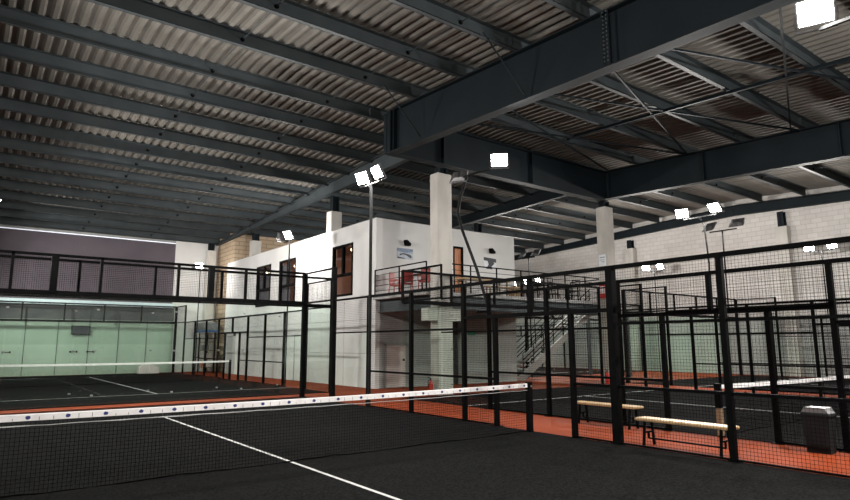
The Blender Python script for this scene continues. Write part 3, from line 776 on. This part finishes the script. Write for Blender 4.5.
# ------------------------------------------------------------------ floodlight poles
LIGHT_E = 430.0
def head(parent, c, aim, lit, pale=False, energy=LIGHT_E, s=1.15):
    """floodlight head at c, lens facing aim"""
    c = Vector(c); d = (Vector(aim) - c).normalized(); sd = d.cross(Vector((0, 0, 1))).normalized(); u = sd.cross(d)
    def Pt(a, b, e): return c + sd * a + u * b + d * e
    w, h = .20 * s, .16 * s
    def slab(z0, z1, ws, hs, ws2=None, hs2=None):
        ws2 = ws2 or ws; hs2 = hs2 or hs
        return ([Pt(-ws, -hs, z0), Pt(ws, -hs, z0), Pt(ws, hs, z0), Pt(-ws, hs, z0), Pt(-ws2, -hs2, z1), Pt(ws2, -hs2, z1), Pt(ws2, hs2, z1), Pt(-ws2, hs2, z1)],
                [(3, 2, 1, 0), (4, 5, 6, 7), (0, 1, 5, 4), (1, 2, 6, 5), (2, 3, 7, 6), (3, 0, 4, 7)])
    hb = MB().add(*slab(-.09, -.03, w * .55, h * .55, w, h)).add(*slab(-.03, .03, w, h))
    for k in range(5): hb.add(*slab(-.12, -.08, .008, h * .5)) if k == 0 else None
    hd = hb.build('floodlight_head', 'lamp_pale' if pale else 'lamp_housing', parent)
    MB().add(*slab(.03, .036, w * .9, h * .88)).build('lens', 'flood_lens' if lit else 'flood_lens_dim', hd)
    MB().bar(Pt(-w - .02, 0, 0), Pt(-w - .02, -h - .06, -.03), .025).bar(Pt(w + .02, 0, 0), Pt(w + .02, -h - .06, -.03), .025).bar(Pt(-w - .02, -h - .06, -.03), Pt(w + .02, -h - .06, -.03), .025).build('bracket', 'lamp_housing', hd)
    if lit:
        ld = bpy.data.lights.new('floodlight_beam', 'AREA'); ld.shape = 'RECTANGLE'; ld.size = w * 1.8; ld.size_y = h * 1.7
        ld.energy = energy; ld.color = (1.0, .955, .90)
        lo = bpy.data.objects.new('floodlight_beam', ld); COL.objects.link(lo)
        q_ = (-d).to_track_quat('Z', 'Y'); lo.matrix_world = Matrix.Translation(c + d * .06) @ q_.to_matrix().to_4x4()
    return hd

def pole(x, y, dirx, lab, z0=3.0, z1=6.0, spread=(-.42, .42), lit=(1, 1), pts=None, heads=None, pale=False, energy=LIGHT_E, drop=.55, width=.06, aims=None):
    r = empty('floodlight_pole', (x, y, z0), lab, 'floodlight', 'floodlight poles of the courts')
    pts = pts or [(x, y, z0), (x, y, z1)]
    MB().tube(pts, width / 2 if not isinstance(width, list) else width, 10).build('pole', 'pole_dark', r)
    tx, ty, tz = pts[-1]
    MB().bar((tx, ty + spread[0], tz), (tx, ty + spread[1], tz), .045).build('crossbar', 'pole_dark', r)
    hs = heads or [(tx + dirx * .08, ty + s, tz + .24) for s in spread]
    for hpos, l in zip(hs, lit):
        aim = aims[hs.index(hpos)] if aims else (hpos[0] + dirx * 5, hpos[1] + (ty - hpos[1]) * 2 - .6, hpos[2] - 5 * drop)
        head(r, hpos, aim, l, pale, energy)
    return r

pole(4.99, 5.88, -1, 'tall pole with two blazing floodlights at the far corner of the near court', z0=.012, z1=6.15, spread=(-.44, .34), width=.09)
pole(5.2, -6.0, -1, 'floodlight pole whose lamp glares in the top right corner', z0=0, z1=5.95, spread=(-.3, .62))
pole(6.7, 15.0, -1, 'floodlight pole before the white office, one lamp bright', z0=0, z1=5.95, spread=(-.05, .5), aims=[(0, 13, 2), (8.7, 21.5, 5)])
pole(6.7, 27.0, -1, 'farthest floodlight pole, beside the beige brick', z0=0, z1=5.9, spread=(-.1, .4), aims=[(2, 22, 2.5), (8.6, 30.5, 4)], energy=90)
pole(-3.5, 15.0, 1, 'floodlight pole at the left edge of the picture', z0=0, z1=5.75, spread=(-.6, .1), lit=(1, 1))
pole(-3.5, 27.0, 1, 'floodlight pole at the far left end of the farther court', z0=0, z1=5.75)
pole(-5.2, 6.0, 1, 'floodlight pole on the unseen left side of the near court', z0=0)
pole(-5.2, -6.0, 1, 'floodlight pole behind the camera on the near court', z0=0)
# bent pole on the fence of the right-hand court
pole(7.2, 3.5, 1, 'bent and leaning floodlight pole in front of the tall white post', pts=[(7.2, 3.5, 2.6), (7.2, 3.95, 3.7), (7.2, 4.55, 4.9), (7.2, 4.72, 5.4), (7.2, 4.62, 5.8), (7.2, 4.30, 6.4)],
     spread=(-1.0, .15), lit=(1, 0), heads=[(7.2, 2.98, 6.55), (7.2, 4.62, 6.45)], width=.085, aims=[(2, -2, 2), (12, 7, 3.5)], energy=200)
pole(7.2, -8.5, 1, 'floodlight pole of the right-hand court outside the picture', z0=0, aims=[(10, 4, 0), (12, 3, 0)], energy=520)
pole(17.3, 3.0, -1, 'slightly bent floodlight pole with two bright lamps above the right-hand court',
     pts=[(17.3, 2.75, 3.0), (17.3, 2.7, 4.5), (17.3, 2.78, 5.9), (17.3, 2.95, 6.25)], spread=(-.65, .6), width=.06, drop=.8)
pole(17.3, -8.5, -1, 'floodlight pole of the right-hand court, near end and outside the picture', drop=.9, z0=0)
pole(19.05, 3.0, 1, 'floodlight pole with two dark lamps facing away, over the third court', lit=(1, 1), spread=(-.55, .5), z1=5.95, drop=.8)
pole(29.05, 3.2, -1, 'floodlight pole with two bright lamps at the right edge of the picture', spread=(-.5, .5), z1=6.1)
pole(29.05, 12.2, -1, 'small bright floodlight pair low against the block wall', z0=0, spread=(-.45, .5), z1=6.0)
pole(19.05, 13.06, 1, 'floodlight pole with dark lamps rising behind the balcony', z0=0, lit=(1, 1), spread=(-.45, .45), z1=6.05, drop=.8)
pole(29.05, 22.0, -1, 'bright floodlight pair glimpsed through the balcony railing, right one', spread=(-.6, .5), z1=5.95)
pole(29.05, 24.2, -1, 'bright floodlight pair glimpsed through the balcony railing, left one', spread=(-.3, .3), z1=5.95)

# ------------------------------------------------------------------ benches, bin, clutter
def bench(x, y0, y1, lab):
    r = empty('bench', (x, (y0 + y1) / 2, 0), lab, 'bench', 'benches between the courts')
    MB().bev((x - .15, y0, .40), (x + .15, y1, .445), .012).build('seat', 'wood_light', r)
    for yy_ in (y0 + .16, y1 - .16):
        for s in (-1, 1):
            MB().bar((x + s * .15, yy_, 0), (x + s * .10, yy_, .40), .035).build('leg', 'black_metal', r)
        MB().bar((x - .12, yy_, .22), (x + .12, yy_, .22), .025).build('cross_brace', 'black_metal', r)
    MB().bar((x, y0 + .16, .12), (x, y1 - .16, .12), .025).bar((x, y0 + .16, .12), (x, y0 + .16, .22), .025).bar((x, y1 - .16, .12), (x, y1 - .16, .22), .025).build('stretcher', 'black_metal', r)
    return r
bench(5.36, -3.70, -2.10, 'light wooden bench with black legs, nearest, right behind the near fence')
bench(6.85, -1.12, .42, 'light wooden bench with black legs, farther one, against the right-hand court fence')

r = empty('litter_bin', (6.84, -4.27, 0), 'dark grey litter bin with a paler lid beside the right-hand court fence', 'bin')
x, y = 6.84, -4.27
def rbox(x0, x1, y0, y1, z0, z1, tx): # tapered body
    return MB().add([(x0 + tx, y0 + tx, z0), (x1 - tx, y0 + tx, z0), (x1 - tx, y1 - tx, z0), (x0 + tx, y1 - tx, z0), (x0, y0, z1), (x1, y0, z1), (x1, y1, z1), (x0, y1, z1)],
                    [(0, 3, 2, 1), (4, 5, 6, 7), (0, 1, 5, 4), (1, 2, 6, 5), (2, 3, 7, 6), (3, 0, 4, 7)])
rbox(x - .14, x + .14, y - .19, y + .19, 0, .56, .03).build('bin_body', 'bin_plastic', r)
MB().bev((x - .155, y - .205, .54), (x + .155, y + .205, .60), .015).build('rim', 'bin_plastic', r)
MB().prism([(y - .19, .60), (y + .19, .60), (y + .14, .68), (y - .14, .68)], 'x', x - .14, x + .14).build('lid', 'bin_lid_grey', r)

# far corner shelving, blue tarp, scoreboard and wall brackets
r = empty('storage_shelf', (8.2, 29.6, 0), 'pale storage shelving in the far corner beyond the farther court', 'shelf')
for yy_ in (29.0, 30.4):
    for xx_ in (7.9, 8.4): MB().box((xx_ - .03, yy_ - .03, 0), (xx_ + .03, yy_ + .03, 2.4)).build('upright', 'black_metal', r)
for z in (.3, .8, 1.3, 1.8, 2.3): MB().box((7.88, 28.98, z), (8.42, 30.42, z + .04)).build('shelf_board', 'wood_brown', r)
for i, (yy_, z, h, m_) in enumerate(((29.3, .34, .35, 'door_pale'), (29.9, .34, .3, 'wood_orange'), (29.5, .84, .3, 'door_pale'), (30.1, 1.34, .3, 'grey_metal'))):
    tag(MB().bev((7.95, yy_ - .2, z), (8.35, yy_ + .2, z + h), .02).build('storage_box', m_),
        ['pale box on the lowest shelf of the far storage shelving', 'orange-brown box on the lowest shelf of the far storage shelving', 'pale box on the second shelf of the far storage shelving', 'grey box on the middle shelf of the far storage shelving'][i], 'box')
tag(MB().bev((7.6, 28.6, 2.62), (8.7, 30.6, 3.15), .05).mat('blue_tarp').build('blue_cover', 'grey_metal'), 'grey bundle above the far shelving under the brick wall', 'bundle') if False else None
r = empty('shelf_awning', (8.1, 29.4, 2.45), 'grey and blue box canopy on top of the far storage shelving', 'canopy')
MB().bev((7.7, 28.8, 2.52), (8.5, 30.6, 3.0), .04).build('canopy_body', 'grey_metal', r)
MB().box((7.66, 28.76, 2.42), (8.54, 30.64, 2.52)).build('blue_trim', 'blue_tarp', r)
r = empty('scoreboard', (1.5, 31.4, 2.28), 'black rectangular box high on the mint wall of the farther court', 'scoreboard')
MB().bev((1.05, 31.36, 2.28), (2.0, YF, 2.74), .015).build('screen', 'sign_black', r)
MB().box((1.03, 31.34, 2.26), (2.02, 31.36, 2.30)).box((1.03, 31.34, 2.72), (2.02, 31.36, 2.76)).build('frame', 'black_metal', r)
for i, xx_ in enumerate((-1.9, 1.25, 2.1)):
    tag(MB().box((xx_ - .2, YF - .03, 1.27), (xx_ + .2, YF, 1.31)).box((xx_ - .2, YF - .05, 1.24), (xx_ - .12, YF - .03, 1.34)).box((xx_ + .12, YF - .05, 1.24), (xx_ + .2, YF - .03, 1.34)).build('wall_bracket', 'black_metal'),
        ['small black bracket on the mint wall, leftmost by the orange glow', 'small black bracket on the mint wall, below the black box', 'small black bracket on the mint wall, rightmost of the low ones'][i], 'bracket', 'brackets on the mint wall')
tag(MB().box((4.5, 30.2, .012), (5.6, 30.6, .34)).prism([(4.5, .34), (5.6, .34), (5.3, .5), (4.7, .5)], 'y', 30.2, 30.6).build('equipment_bag', 'door_pale'), 'pale bag standing at the far right end of the farther court', 'bag')

# ------------------------------------------------------------------ look
wd = bpy.data.worlds.new('world'); SC.world = wd; wd.use_nodes = True
wd.node_tree.nodes['Background'].inputs[0].default_value = (.5, .55, .6, 1); wd.node_tree.nodes['Background'].inputs[1].default_value = .3
fixnormals()
SC.view_settings.view_transform = 'Standard'; SC.view_settings.look = 'None'
SC.view_settings.gamma = 1.0; SC.view_settings.exposure = 0.0
SC.view_settings.use_curve_mapping = False
SC.cycles.transparent_max_bounces = 40; SC.cycles.max_bounces = 8; SC.cycles.diffuse_bounces = 5
SC.cycles.sample_clamp_indirect = 6.0
SC.cycles.use_denoising = True
